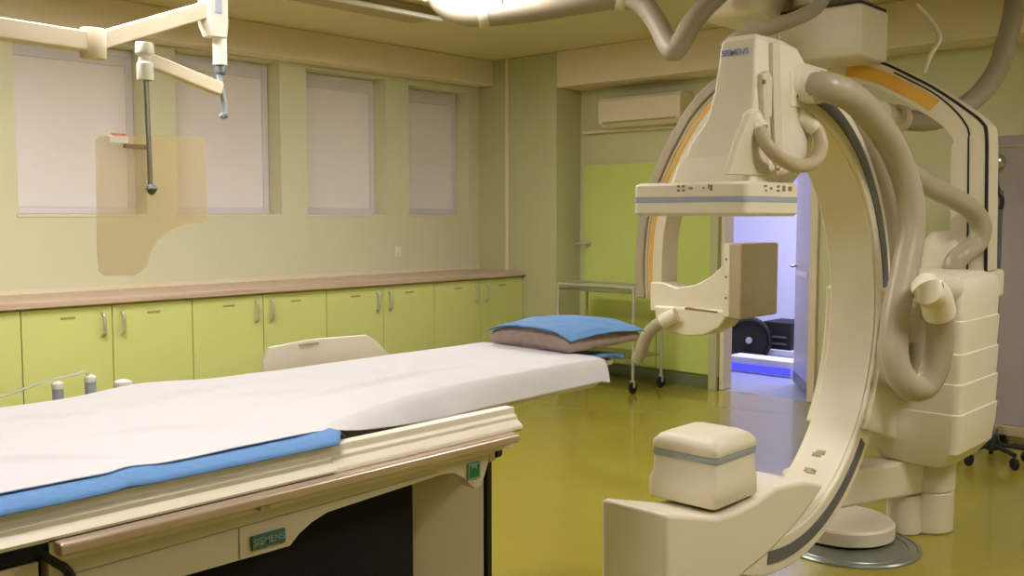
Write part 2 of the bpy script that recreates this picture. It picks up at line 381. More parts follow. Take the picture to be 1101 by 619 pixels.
# thicker cover along the head half of the carriage
cv = [(1.4225, 1.036), (1.419, 1.0345), (1.4175, 1.022), (1.409, 1.014), (1.4095, 1.006), (1.4, 1.0), (1.394, .9945), (1.40, .992), (1.424, 1.02), (1.426, 1.0345)]
obj('side_cover', G().prism(cv, 0, TX, 1.035), m_cream, tb, .001)
obj('inner_shade', G().box((TX, 1.4505, .9685), (1.525, 2.1195, .9705)), m_void, tb)  # black liner paints the dark seen between rim and hanging sheet
TE = 2.165; TN = 1.662
obj('tabletop', G().loft([rrect(.2, TE-.02, TN+.008, 2.085, .03, .969), rrect(.2, TE, TN, 2.097, .03, .984), rrect(.2, TE, TN, 2.097, .03, 1.006), rrect(.2, TE-.004, TN+.004, 2.093, .03, 1.014)]), m_cream, tb)
# accessory rail with end cap
rt_, rb_ = on(190, 554, 1, 1.372).z, on(190, 569, 1, 1.372).z
rg = [(1.37, rt_-.004), (1.376, rt_), (1.397, rt_-.002), (1.397, rb_+.002), (1.376, rb_), (1.37, rb_+.004)]
xl = on(65, 590, 1, 1.372).x
obj('side_rail', G().prism(rg, 0, xl, 1.49), m_alu, tb, .003)
xv = on(52, 590, 1, 1.40).x
obj('rail_mount', G().box((xv, 1.397, .955), (1.5, 1.425, .9885)), m_cream, tb, .001)
obj('cover_seam', G().box((xv, 1.3962, .9875), (1.03, 1.398, .9905)), m_gap, tb)
yk = 1.402
sk = [(xv, .99)]+[(on(x, y, 1, yk).x, on(x, y, 1, yk).z) for x, y in ((52, 612), (75, 660), (200, 619), (270, 599), (312, 587), (322, 574), (335, 562), (352, 551), (400, 535), (446, 520), (476, 510), (488, 509), (499, 514), (508, 523), (512, 526), (517, 522), (521, 512), (525, 498), (528, 481))]
sk[1] = (xv, sk[1][1]-.1); sk[2] = (on(120, 645, 1, yk).x, on(120, 645, 1, yk).z)
skirt = obj('side_panel', G().prism(sk, 1, yk, yk+.03), m_creamb, tb, .002)
a = on(306, 567, 1, yk-.001); b = on(270, 588, 1, yk-.001)
zc = .5*(on(288, 579, 1, yk).z+on(288, 579, 1, yk).z)
pl = obj('name_plate', G().box((b.x, yk-.004, zc-.0125), (a.x, yk, zc+.0125)), m_teal, skirt, .001)
text('plate_lettering', 'SIEMENS', .0165, ((a.x+b.x)/2, yk-.0045, zc), (1, 0, 0), (0, 0, 1), m_tealt, skirt)
a = on(503, 499, 1, yk-.002); b = on(516, 513, 1, yk-.002)
gs = obj('safety_sign', G().box((a.x, yk-.004, b.z), (b.x, yk, a.z)), m_tealt, skirt)
w, hh = b.x-a.x, a.z-b.z
arrow = [(.12, .12), (.88, .12), (.88, .88), (.72, .88), (.72, .5), (.5, .78), (.26, .55), (.26, .88), (.12, .88)]
obj('sign_symbol', G().prism([(a.x+u*w, b.z+v*hh) for u, v in arrow], 1, yk-.005, yk-.004), m_green, skirt)
# cassette slot cover and seams on the side panel
s1 = on(257, 566, 1, yk); s2 = on(257, 601, 1, yk)
obj('panel_seam', G().box((s1.x-.001, yk-.0012, s2.z), (s1.x+.001, yk, s1.z)).prism([(on(x, y, 1, yk).x, on(x, y, 1, yk).z) for x, y in ((70, 618), (257, 566), (470, 507), (470, 508.2), (257, 567.4), (70, 619.6))], 1, yk-.001, yk), m_creamd, skirt)
a = on(276, 546, 1, 1.39)
obj('rail_clip', G().box((a.x-.003, 1.374, rb_-.007), (a.x+.018, 1.402, rb_+.002)), m_creamd, tb, .002)
for q in ((84, 580), (187, 552), (282, 527)):
    a = on(q[0], q[1], 1, 1.397); obj('rail_screw', G().box((a.x-.006, 1.3955, a.z-.0015), (a.x+.006, 1.398, a.z+.001)), m_mark, tb)
# black box painting the dark gap on the left, and the slanted cable
obj('gap_shade', G().box((TX, 1.3985, .968), (xv-.0005, 1.46, .9925)), m_void, tb)
cb = [(xv-.02, 1.41, .99), (xv+.0, 1.40, .965), (xv+.03, 1.398, .93), (xv+.05, 1.4, .85)]
obj('control_cable', G().tube(cb, .0065, 8), m_black, tb)
lw = [(TX, on(0, 617, 1, 1.405).z), (xv-.012, on(42, 603, 1, 1.405).z), (xv-.012, .86), (TX, .86)]
obj('lower_panel', G().prism(lw, 1, 1.405, 1.43), m_creamb, tb, .002)
# pedestal, and a black box painting the dark hollow beside it
obj('hollow_shade', G().box((-.6, 1.475, .25), (on(446, 560, 1, 1.475).x, 2.05, .954)), m_void, tb, .01)
px0, px1 = on(440, 560, 1, 1.50).x, on(523, 560, 1, 1.50).x
obj('pedestal', G().loft([rrect(px0-.2, px1+.05, 1.48, 2.06, .05, 0), rrect(px0-.2, px1+.05, 1.48, 2.06, .05, .05), rrect(px0-.0, px1, 1.50, 2.05, .015, .10), rrect(px0-.0, px1, 1.50, 2.05, .015, .954)]), m_creamd, tb)  # darker beige grey puts the shade under the table into its colour
obj('pedestal_foot', G().loft([rrect(-.7, 1.75, 1.4, 2.15, .1, 0), rrect(-.7, 1.75, 1.4, 2.15, .1, .05), rrect(-.68, 1.73, 1.42, 2.13, .1, .07)]), m_creamb, tb)
# end stop with black knob
a = on(527, 489, 1, 1.44)
obj('latch', G().box((a.x-.012, 1.43, a.z-.012), (a.x+.006, 1.46, a.z+.03)), m_alu, tb, .002)
obj('latch_knob', G().lathe([(.004, 0), (.013, .002), (.013, .018), (.006, .022)], (a.x+.007, 1.44, a.z+.004), 16, axis=(1,0,0)), m_black, tb)
obj('end_bumper', G().box((px1+.0005, 1.497, .3), (px1+.016, 2.0, .952)), m_black, tb, .003)
# head extension
obj('head_extension', G().loft([rrect(2.0, 2.36, 1.76, 2.03, .05, 1.002), rrect(2.0, 2.36, 1.76, 2.03, .05, 1.013)]), m_creamd, tb)

mt = tag(obj('mattress', G().loft([rrect(TX, 1.09, 1.45, 2.12, .02, 1.0345), rrect(TX, 1.10, 1.443, 2.125, .02, 1.039), rrect(TX, 1.09, 1.448, 2.12, .02, 1.0455)]), m_void), 'thin black mattress showing between the white sheet and table edge', 'mattress')
# cloths
def cloth(name, nx, ny, fn, m, label, cat, solid=.0025):
    g = G(); vs = [fn(i/nx, j/ny) for i in range(nx+1) for j in range(ny+1)]
    fs = [(i*(ny+1)+j, (i+1)*(ny+1)+j, (i+1)*(ny+1)+j+1, i*(ny+1)+j+1) for i in range(nx) for j in range(ny)]
    g.add(vs, fs); return tag(obj(name, g, m, None, ang=180, solid=solid), label, cat)
def sstep(a, b, x):
    t = max(0, min(1, (x-a)/(b-a))); return t*t*(3-2*t)
def bluepad(u, v):
    x = TX+.05+u*(1.085-TX-.05)
    L = v*.32; e = .27
    n = noise.noise(Vector((x*9, v*6, 3)))*.003
    hang = 0
    if L < e: y = 1.72-L; z = 1.0485
    else:
        q = (L-e)/.05; y = 1.45-.042*q; z = 1.0485-.0115*q*q
    x -= .035*max(0, v-.85)/.15*u**12
    return (x, y+noise.noise(Vector((x*5, 1, 1)))*.002*v, z+abs(n)*.4+.004*math.exp(-((x-.66-.25*(1-v))/.018)**2)*sstep(.6, 1, v))
cloth('blue_underlay', 130, 24, bluepad, m_blue, 'blue disposable underlay peeking from under the white sheet along the near side', 'underlay')
HEM = [(TX, 1.456, 1.0525), (1.0, 1.462, 1.0525)]+[(q.x, q.y, q.z) for q in (on(350, 463, 1, 1.475), on(380, 464, 1, 1.495), on(407, 461.5, 1, 1.53), on(462, 454, 1, 1.60), on(545, 434, 1, 1.645), on(643, 412, 1, 1.652))]+[(2.3, 1.652, .985)]
CRE = [(TX, 1.47, 0), (1.0, 1.48, 0), (1.15, 1.53, 0), (1.3, 1.60, 0), (1.5, 1.655, 0), (1.7, 1.667, 0), (2.3, 1.672, 0)]
def lerp(T, x):
    for a, b in zip(T, T[1:]):
        if x <= b[0]:
            t = max(0, (x-a[0])/(b[0]-a[0])); return [a[k]*(1-t)+b[k]*t for k in (1, 2)]
    return list(T[-1][1:])
def sheet(u, v):
    x = TX+.04+u*(2.17-TX-.04)
    hy, hz = [sum(lerp(HEM, x+d)[k] for d in (-.03, 0, .03))/3 for k in (0, 1)]
    yn = sum(lerp(CRE, x+d)[0] for d in (-.04, 0, .04))/3
    if x < 1.0: hy += .012*noise.noise(Vector((x*3.1, 0, 5)))+.018*math.exp(-((x-.69)/.03)**2); yn = hy+.01
    base = 1.053
    farf = .03; topl = 2.118-yn; drop = math.hypot(yn-hy, base-hz)
    if v < .82:
        L = v/.82*(farf+topl)
        if L < farf: y = 2.122+.004*(1-L/farf); z = base-(farf-L)
        else: y = 2.118-(L-farf); z = base
    else:
        q = (v-.82)/.18; L = farf+topl+q*drop
        y = yn+(hy-yn)*(q**.8); z = base+(hz-base)*(q**1.15)
    s = (L-farf-topl)
    kk = sstep(1.1, 1.4, x)
    if kk > 0: z -= kk*.005*math.exp(-(s/.018)**2)
    f = min(1, max(0, (L-farf)/.05))
    w = .0035*noise.noise(Vector((x*4, y*7, 0)))+.0022*noise.noise(Vector((x*11, y*9, 4)))
    for (cx, cy, an, ln, hgt) in ((1.0, 1.95, .25, .25, .010), (.85, 1.68, -.5, .10, .007), (1.45, 1.78, .10, .30, .008), (.75, 1.95, -.6, .09, .007), (1.65, 1.95, .8, .12, .004), (.62, 1.62, -.7, .12, .006), (1.18, 1.85, -.35, .12, .006), (.95, 1.6, .6, .1, .005)):
        dx, dy = x-cx, y-cy; a_ = dx*math.cos(an)+dy*math.sin(an); b_ = -dx*math.sin(an)+dy*math.cos(an)
        w += 1.4*hgt*math.exp(-(a_/ln)**2-(b_/.014)**2)
    z += max(w, -.0012)*(.25+.75*f)*(1 if s <= 0 else max(0, 1-s/.03))+.0015
    z += .014*math.exp(-((x-1.02)/.12)**2)*math.exp(-((y-2.08)/.09)**2)
    if s > 0 and x > 1.15: y -= .008*max(0, noise.noise(Vector((x*9, z*4, 9))))*s/.06
    z -= .006*sstep(2.13, 2.17, x)
    return (x, y, z)
cloth('drape_sheet', 300, 90, sheet, m_cloth, 'white disposable sheet spread over the long catheter table', 'sheet')
# foam block under the sheet at the end, with printed mark
fo = obj('foam_pad', G().loft([rrect(1.12, TE-.004, TN+.006, 2.1, .03, 1.0145), rrect(1.12, TE-.002, TN+.004, 2.1, .03, 1.03), rrect(1.12, TE-.01, TN+.014, 2.095, .03, 1.049)]), m_foam); tag(fo, 'cream foam pad closing the narrow far end of the table top', 'pad')

# pillow and covers
A = on(612, 380, 2, 1.0585); B = on(688, 363, 2, 1.078); Cc = on(527, 366, 2, 1.066)
ux = (Vector((B.x, B.y, 0))-Vector((A.x, A.y, 0))); uy = (Vector((Cc.x, Cc.y, 0))-Vector((A.x, A.y, 0)))
P0 = Vector((A.x, A.y, 0))
def pillow_pt(s, t, top, zb=1.0585):
    p = P0+ux*s+uy*t
    T = .037+.025*math.sin(PI*t)**.7+.010*math.sin(PI*s)**.7-.010*s
    lift = .012*s*s
    return Vector((p.x, p.y, zb+lift+(T if top else 0)))
def sq(s, t, pinch=.05): return .5+(s-.5)*(1-pinch*math.sin(PI*t)), .5+(t-.5)*(1-pinch*math.sin(PI*s))
def pillow(name, m, label, n=36):
    g = G(); vs = []; fs = []
    for k in range(5):                              # bottom, three side rows, top
        for i in range(n+1):
            for j in range(n+1):
                if 0 < k < 4 and 0 < i < n and 0 < j < n: vs.append(None); continue
                s, t = i/n, j/n
                f = k/4; a, b = pillow_pt(s, t, 0), pillow_pt(s, t, 1)
                s2, t2 = sq(s, t)
                out = 1-.045*abs(2*f-1)**2*1.0
                s2 = .5+(s2-.5)*out; t2 = .5+(t2-.5)*out
                q = P0+ux*s2+uy*t2; z = a.z*(1-f)+b.z*f
                p = Vector((q.x, q.y, z))
                if k == 4 and 0 < i < n and 0 < j < n: p.z += .005*noise.noise(p*18)
                if k in (1, 2, 3): p += Vector((noise.noise(p*30), noise.noise(p*31+Vector((3, 3, 3))), 0))*.004
                vs.append(p)
    idx = {}; out = []
    for i, v in enumerate(vs):
        if v is not None: idx[i] = len(out); out.append(v)
    N1 = (n+1)**2; I = lambda k, i, j: idx[k*N1+i*(n+1)+j]
    for i in range(n):
        for j in range(n):
            fs.append((I(0, i, j), I(0, i, j+1), I(0, i+1, j+1), I(0, i+1, j))); fs.append((I(4, i, j), I(4, i+1, j), I(4, i+1, j+1), I(4, i, j+1)))
    for k in range(4):
        for i in range(n):
            for j0 in (0, n): fs.append((I(k, i, j0), I(k, i+1, j0), I(k+1, i+1, j0), I(k+1, i, j0))); fs.append((I(k, j0, i), I(k, j0, i+1), I(k+1, j0, i+1), I(k+1, j0, i)))
    g.add(out, fs)
    return tag(obj(name, g, m, None, ang=180), label, 'pillow')
pillow('pillow', m_pillow, 'taupe grey pillow at the far end of the table under a blue cover')
def pcov(u, v):
    s = -.02+u*1.05; t = -.04+v*1.08
    ss = min(1, max(0, s)); tt = min(1, max(0, t))
    p = pillow_pt(ss, tt, 1); q = P0+ux*s+uy*t
    z = p.z+.006+.004*math.sin(PI*ss)
    z -= .15*(abs(s-ss)+abs(t-tt))
    z += .003*noise.noise(Vector((u*6, v*8, 2)))+.004*noise.noise(Vector((u*2.5, v*3, 7)))
    return (q.x, q.y, z)
cloth('pillow_cover', 60, 60, pcov, m_blue, 'blue disposable cover draped over the taupe pillow', 'pillow cover')
def hpad(u, v):
    x = 2.185+u*(.215)-.02*v; y = 1.765+v*.26+.01*u
    z = 1.044-.006*sstep(.0, 1, u)-.006*v+.003*noise.noise(Vector((u*5, v*5, 8)))
    if u > .8: z -= .012*(u-.8)/.2
    return (x, y, z-.012)
cloth('blue_pad', 24, 24, hpad, m_blue, 'folded blue pad sticking out beneath the pillow at the table end', 'pad', .014)
# small printed mark on the sheet's end
a = on(635, 393, 1, 1.447)
# far side shield plate
q = [on(x, y, 1, 2.2) for x, y in ((283, 425), (283, 386), (290, 373), (325, 366), (350, 363), (394, 360), (405, 367), (425, 388), (440, 420))]
t = thing('side_shield', 'angular cream shield plate standing up behind the far edge of the table', 'shield', (q[0].x, 2.2, .96))
obj('plate', G().prism([(p.x, p.z) for p in q], 1, 2.195, 2.21), m_cream, t, .004)
a = on(322, 371, 1, 2.194); b = on(342, 368, 1, 2.194)
obj('label_slot', G().box((a.x, 2.19, a.z-.003), (b.x, 2.195, a.z+.003)), m_creamd, t)
obj('mounting_bracket', G().box((q[0].x+.15, 2.13, .955), (q[0].x+.22, 2.195, .985)), m_steel, t, .003)
# clamps with tubing on the far rail
def clamp(px, py, r, label, knob=True):
    p = on(px, py, 1, 2.19)
    t = thing('rail_clamp', label, 'clamp', (p.x, 2.19, .99), 'clamps on the far side of the table')
    obj('post', G().lathe([(r*.8, 0), (r, .01), (r, p.z-.99-.02), (r*.9, p.z-.99-.004), (r*.5, p.z-.99)], (p.x, 2.19, .99), 20), m_lgrey if knob else m_white, t)
    obj('cap', G().lathe([(r*1.05, 0), (r*1.12, .004), (r*1.05, .012), (r*.6, .016)], (p.x, 2.19, p.z-.012), 20), m_white, t)
    obj('jaw', G().box((p.x-.02, 2.135, .985), (p.x+.02, 2.2, 1.0)), m_steel, t, .002)
    return p
c1 = clamp(62, 412, .012, 'white capped clamp holding a clear tube, left of its twin')
c2 = clamp(97, 405, .012, 'white capped clamp to the right end of the clear arched tube')
c3 = clamp(132, 410, .019, 'low wide white knob behind the sheet, right of the tube clamps')
tag(obj('infusion_tube', G().tube([(c1.x-.17, 2.19, 1.06), (c1.x-.1, 2.2, 1.066), (c1.x-.03, 2.19, 1.085), (c1.x+.03, 2.18, c1.z+.016), (c1.x+.06, 2.185, c1.z+.02), (c2.x-.005, 2.19, c2.z+.004)], .0035, 8), m_clear), 'clear thin tube arching between two white clamps behind the table', 'tube')

# ================================================================== FLOOR C-ARM
CX_, CZ_ = 3.29, 1.05; YN, YX = 1.67, 1.89
ca = thing('floor_c_arm', 'large cream floor standing C shaped imaging arm in front of the doorway', 'imaging machine', (4.45, 1.62, 0))
def arc(r0, r1, y0, y1, a0, a1, n=72):
    secs = []
    for i in range(n+1):
        a = math.radians(a0+(a1-a0)*i/n); c, s = math.cos(a), math.sin(a)
        secs.append([Vector((CX_+c*r, y, CZ_+s*r)) for r, y in ((r0, y0), (r1, y0), (r1, y1), (r0, y1))])
    return G().loft(secs)
obj('c_arm', arc(.785, .915, YN, YX, -112, 93), m_cream, ca, .008)
obj('upper_inlay', arc(.824, .876, YN-.004, YN+.002, -2, 90), m_grey, ca)
obj('lower_inlay', arc(.826, .874, YN-.004, YN+.002, -100, -40), m_grey, ca)
obj('inner_liner', arc(.781, .787, YN+.02, YX-.02, -95, 88), m_cream, ca)
# detector
dx0, dx1, dy0, dy1 = 2.86, 3.23, 1.62, 2.08
z0, z1, z2, z3 = 1.445, 1.493, 1.512, 1.562
dt = obj('detector', G().loft([rrect(dx0+.01, dx1-.01, dy0+.01, dy1-.01, .02, z0), rrect(dx0, dx1, dy0, dy1, .025, z0+.012), rrect(dx0, dx1, dy0, dy1, .025, z1),
    rrect(dx0+.006, dx1-.006, dy0+.006, dy1-.006, .02, z1), rrect(dx0+.006, dx1-.006, dy0+.006, dy1-.006, .02, z2), rrect(dx0, dx1, dy0, dy1, .025, z2), rrect(dx0, dx1, dy0, dy1, .025, z3-.01), rrect(dx0+.012, dx1-.012, dy0+.012, dy1-.012, .025, z3)]), m_cream, ca)
obj('collision_strip', G().loft([rrect(dx0-.001, dx1+.001, dy0-.001, dy1+.001, .025, z1+.001), rrect(dx0-.001, dx1+.001, dy0-.001, dy1+.001, .025, z2-.001)]), m_lgrey, dt)
# pictograms on the detector rim (shared layout on the two visible sides)
PG = []
for yy, zz, w_, h_ in ((1.885, 1.548, .012, .008), (1.865, 1.548, .012, .008), (1.885, 1.534, .012, .008), (1.865, 1.534, .012, .008), (1.836, 1.541, .016, .007), (1.785, 1.541, .008, .006), (1.765, 1.546, .006, .016), (1.755, 1.541, .010, .020)):
    PG.append(G().box((dx0-.0012, yy-w_/2, zz-h_/2), (dx0+.002, yy+w_/2, zz+h_/2)))
for xx, zz, w_, h_ in ((2.98, 1.547, .02, .007), (2.985, 1.532, .012, .006), (3.02, 1.54, .015, .008), (3.07, 1.547, .02, .008), (3.07, 1.533, .02, .008), (3.11, 1.541, .02, .02), (3.155, 1.541, .025, .016)):
    PG.append(G().box((xx-w_/2, dy0-.0012, zz-h_/2), (xx+w_/2, dy0+.002, zz+h_/2)))
for g in PG: obj('pictogram', g, m_mark, dt)
# detector head
def hsec(z, xa, xb, ya, yb, r=.012): return rrect(xa, xb, ya, yb, r, z)
head = G().loft([hsec(z3-.01, 2.975, 3.27, 1.675, 1.965), hsec(1.59, 2.975, 3.33, 1.675, 1.96), hsec(1.64, 2.98, 3.42, 1.675, 1.945), hsec(1.70, 2.985, 3.43, 1.675, 1.925), hsec(1.78, 2.99, 3.44, 1.675, 1.86), hsec(1.88, 2.995, 3.44, 1.675, 1.835), hsec(1.97, 2.995, 3.41, 1.675, 1.82), hsec(2.045, 3.0, 3.30, 1.675, 1.812), hsec(2.065, 3.02, 3.22, 1.69, 1.80)])
hd = obj('detector_head', head, m_cream, ca, .004, ang=30)
obj('head_base', G().loft([rrect(2.955, 3.16, 1.66, 1.985, .012, z3-.005), rrect(2.955, 3.16, 1.66, 1.98, .012, z3+.004), rrect(2.968, 3.14, 1.668, 1.968, .012, z3+.06), rrect(2.976, 3.1, 1.672, 1.955, .012, z3+.09)]), m_cream, hd)
text('head_lettering', 'SIEMENS', .028, (2.9925, 1.752, 2.005), (0, -1, 0), (0, 0, 1), m_bluet, hd)
# ribs and slots on the near side of the head
def side(pts, y0, y1, m, name, par, bev=.004):
    return obj(name, G().prism([(p[0], p[1]) for p in pts], 1, y0, y1), m, par, bev)
def px(x, y, yy): p = on(x, y, 1, yy); return (p.x, p.z)
side([px(x, y, 1.67) for x, y in ((828, 46), (836, 44), (838, 110), (840, 180), (832, 182), (829, 110))], 1.66, 1.68, m_creamb, 'side_rib', hd)
side([px(x, y, 1.67) for x, y in ((816, 80), (822, 76), (827, 84), (826, 125), (818, 130))], 1.655, 1.68, m_creamb, 'latch', hd)
obj('latch_button', G().lathe([(.008, 0), (.008, .006)], (px(821, 88, 1.655)[0], 1.656, px(821, 88, 1.655)[1]), 12, axis=(0,-1,0)), m_mark, hd)
side([px(x, y, 1.675) for x, y in ((778, 188), (790, 150), (802, 122), (812, 118), (820, 135), (822, 188))], 1.655, 1.68, m_creamb, 'connector_block', hd)
# hose collars + hoses: waypoints (photo x, y, plane Y)
def way(l): return [on(x, y, 1, yy) for x, y, yy in l]
def collar(a, b, r, par):
    a, b = Vector(a), Vector(b); ax = b-a; L = ax.length
    return obj('hose_collar', G().lathe([(r*.8, -.01), (r*1.12, 0), (r*1.15, L*.35), (r*1.02, L*.5), (r*1.02, L*.9), (r*.98, L)], a, 24, ax), m_cream, par)
H1 = way([(868, 88, 1.62), (890, 94, 1.58), (918, 106, 1.56), (945, 135, 1.55), (965, 170, 1.55), (978, 210, 1.53), (980, 250, 1.52), (972, 295, 1.52), (963, 340, 1.52), (962, 385, 1.50), (974, 412, 1.46), (992, 416, 1.43), (1005, 395, 1.40), (1011, 360, 1.38), (1009, 332, 1.37)])
H1[0] = Vector((3.35, 1.70, H1[0].z+.01))
h1 = obj('main_hose', G().tube(H1, .054, 24), m_hose, ca)
pA = on(862, 86, 1, 1.66); 
obj('hose_collar', G().tube([H1[0]+Vector((-.09, .07, 0)), H1[0]+Vector((-.02, .0, 0)), H1[0].lerp(H1[1], .45), H1[0].lerp(H1[1], .8)], [.072, .074, .068, .062], 24), m_cream, ca)
H2 = way([(905, 112, 1.74), (925, 140, 1.72), (948, 185, 1.70), (962, 230, 1.68), (968, 280, 1.66), (962, 330, 1.64), (955, 380, 1.60), (966, 410, 1.58), (985, 405, 1.56), (990, 370, 1.56)])
H2 = [Vector((3.55, 1.76, 1.92))]+H2
obj('second_hose', G().tube(H2, .045, 20), m_hose, ca)
obj('hose_collar', G().tube([Vector((4.40, 1.47, 1.13)), on(998, 309, 1, 1.375), on(1006, 319, 1, 1.365), on(1010, 336, 1, 1.37)], [.055, .058, .060, .062], 24), m_cream, ca)
H3 = way([(970, 180, 1.66), (992, 196, 1.62), (1020, 210, 1.58), (1045, 226, 1.55), (1055, 245, 1.53), (1048, 264, 1.55), (1034, 274, 1.56)])+[on(1026, 284, 1, 1.58), on(1026, 284, 1, 1.58)+Vector((0, .02, -.09))]
obj('upper_hose', G().tube(H3, .048, 20), m_hose, ca)
H4 = way([(814, 130, 1.67), (820, 148, 1.63), (834, 166, 1.60), (855, 178, 1.60), (874, 175, 1.61), (883, 160, 1.62), (880, 142, 1.64), (868, 128, 1.67)])
obj('loop_hose', G().tube(H4, .024, 16), m_creamd, hd)
for (q0, q1) in (((806, 124, 1.69), (818, 140, 1.645)), ((858, 124, 1.69), (876, 138, 1.65))):
    a, b = on(*q0[:2], 1, q0[2]), on(*q1[:2], 1, q1[2]); collar(a, b, .028, hd)
# tube housing at the lower end
yb0 = 1.66
side([px(x, y, yb0) for x, y in ((717, 552), (772, 556), (790, 551), (812, 540), (835, 524), (855, 519), (868, 517), (888, 521), (872, 545), (850, 572), (826, 597), (800, 618), (775, 650), (717, 650))], yb0, 1.92, m_cream, 'tube_arm', ca, .018)
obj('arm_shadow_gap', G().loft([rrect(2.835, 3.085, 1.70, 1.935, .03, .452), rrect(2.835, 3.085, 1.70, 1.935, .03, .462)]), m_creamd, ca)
tx0, tx1, ty0, ty1 = 2.80, 3.075, 1.685, 1.945
bx = obj('xray_tube_housing', G().loft([rrect(tx0-.004, tx1, ty0, ty1+.0, .014, .462), rrect(tx0-.008, tx1+.006, ty0-.006, ty1+.008, .016, .47), rrect(tx0-.008, tx1+.006, ty0-.006, ty1+.008, .016, .53), rrect(tx0+.004, tx1, ty0, ty1, .016, .555), rrect(tx0+.008, tx1, ty0+.002, ty1, .016, .612)]), m_cream, ca, ang=40)
obj('collision_strip', G().loft([rrect(tx0+.006, tx1+.002, ty0, ty1+.002, .018, .612), rrect(tx0+.004, tx1+.004, ty0-.002, ty1+.004, .018, .615), rrect(tx0+.004, tx1+.004, ty0-.002, ty1+.004, .018, .631), rrect(tx0+.008, tx1, ty0+.002, ty1, .018, .633)]), m_lgrey, bx)
obj('housing_lid', G().loft([rrect(tx0+.006, tx1+.002, ty0, ty1+.002, .02, .633), rrect(tx0+.002, tx1+.006, ty0-.004, ty1+.006, .02, .638), rrect(tx0+.004, tx1+.004, ty0-.002, ty1+.004, .02, .662), rrect(tx0+.018, tx1-.01, ty0+.012, ty1-.012, .025, .683), rrect(tx0+.045, tx1-.03, ty0+.035, ty1-.035, .03, .694), rrect(tx0+.08, tx1-.06, ty0+.07, ty1-.07, .03, .698)]), m_cream, bx, ang=80)
# marks on the inner side of the arc near the bottom
for (x, y) in ((889, 478), (884, 486), (868, 498), (862, 502)):
    a = math.radians(-49 - (x < 880)*5 - (y-478)*.12)
    c = Vector((CX_+math.cos(a)*.7805, 1.80 - .012*(y % 3), CZ_+math.sin(a)*.7805)); tdir = Vector((-math.sin(a), 0, math.cos(a)))
    obj('warning_mark', G().add([c+tdir*.012+Vector((0, .02, 0)), c+tdir*.012-Vector((0, .02, 0)), c-tdir*.012-Vector((0, .02, 0)), c-tdir*.012+Vector((0, .02, 0))], [(0, 1, 2, 3)]), m_creamd, ca, solid=.001)
# black cables under the tube arm
obj('cable', G().tube([on(687, 596, 1, 1.80), on(689, 606, 1, 1.8), on(695, 616, 1, 1.79), on(703, 628, 1, 1.78)], .007, 8), m_black, ca)
obj('cable', G().tube([on(716, 608, 1, 1.68), on(716, 618, 1, 1.68), on(722, 630, 1, 1.68)], .008, 8), m_black, ca)
# bracket between arc and stand
br = [(CX_+.80*math.cos(math.radians(a)), CZ_+.80*math.sin(math.radians(a))) for a in range(6, -42, -4)]+[px(960, 471, 1.65), px(985, 482, 1.65), px(1002, 440, 1.65), px(1004, 330, 1.65), px(975, 298, 1.65)]
side(br, 1.65, 1.92, m_cream, 'arc_bracket', ca, .01)
sx, sy = 4.5, 1.6
secs = []
for z, e, ox in ((.345, -.10, -.02), (.36, -.06, -.01), (.43, -.005, 0), (.52, .006, 0), (.60, .010, 0), (.605, .004, 0), (.73, .009, 0), (.735, .003, 0), (.86, .008, 0), (.865, .002, .0), (1.0, .007, 0), (1.005, .001, 0), (1.13, .004, 0), (1.17, -.004, 0), (1.18, -.012, 0)):
    secs.append(rrect(sx-.25-e+ox, sx+.25+e*(1 if z > .5 else .3), sy-.21-e, sy+.2+e, .035, z, 4))
obj('stand_body', G().loft(secs), m_cream, ca, ang=28)
obj('stand_cap', G().loft([rrect(sx-.23, sx+.23, sy-.19, sy+.17, .04, 1.178), rrect(sx-.2, sx+.2, sy-.16, sy+.14, .04, 1.2)]), m_cream, ca)
pc = (4.55, 1.62)
obj('pivot_column', G().lathe([(.11, 0), (.12, .01), (.12, .185), (.115, .19), (.115, .195), (.122, .20), (.122, .34)], (pc[0], pc[1], 0), 40), m_creamb, ca)
def hull(circs, z0, z1, n=28):
    pts = []
    for cx, cy, r in circs:
        for k in range(n): pts.append((cx+r*math.cos(2*PI*k/n), cy+r*math.sin(2*PI*k/n)))
    pts = sorted(set(pts))
    def half(P):
        h = []
        for p in P:
            while len(h) > 1 and (h[-1][0]-h[-2][0])*(p[1]-h[-2][1])-(h[-1][1]-h[-2][1])*(p[0]-h[-2][0]) <= 0: h.pop()
            h.append(p)
        return h
    a, b = half(pts), half(pts[::-1]); return G().prism(a[:-1]+b[:-1], 2, z0, z1)
e1 = Vector((4.39, 1.64, 0)); e0 = on(864, 506, 2, .355)
ar = obj('floor_arm', hull([(e0.x, e0.y, .09), (e1.x+.03, e1.y+.03, .078)], .19, .355), m_cream, ca, .02, seg=3)
obj('arm_end_support', G().lathe([(.065, 0), (.074, .01), (.074, .185)], (e1.x+.03, e1.y+.03, 0), 32), m_creamb, ca)
c = on(905, 576, 2, .0)
obj('arm_support_disc', G().lathe([(.2, .0), (.225, .012), (.225, .065), (.215, .075), (.02, .076)], (c.x, c.y, .012), 48), m_creamb, ca)
c2_ = on(911, 585, 2, 0)
obj('floor_plate', G().lathe([(.305, 0), (.305, .006), (.298, .012), (.288, .012), (.286, .008), (.265, .008), (.262, .012), (.25, .012), (.248, .008), (.02, .008)], (c2_.x, c2_.y, 0), 56), m_disc, ca)

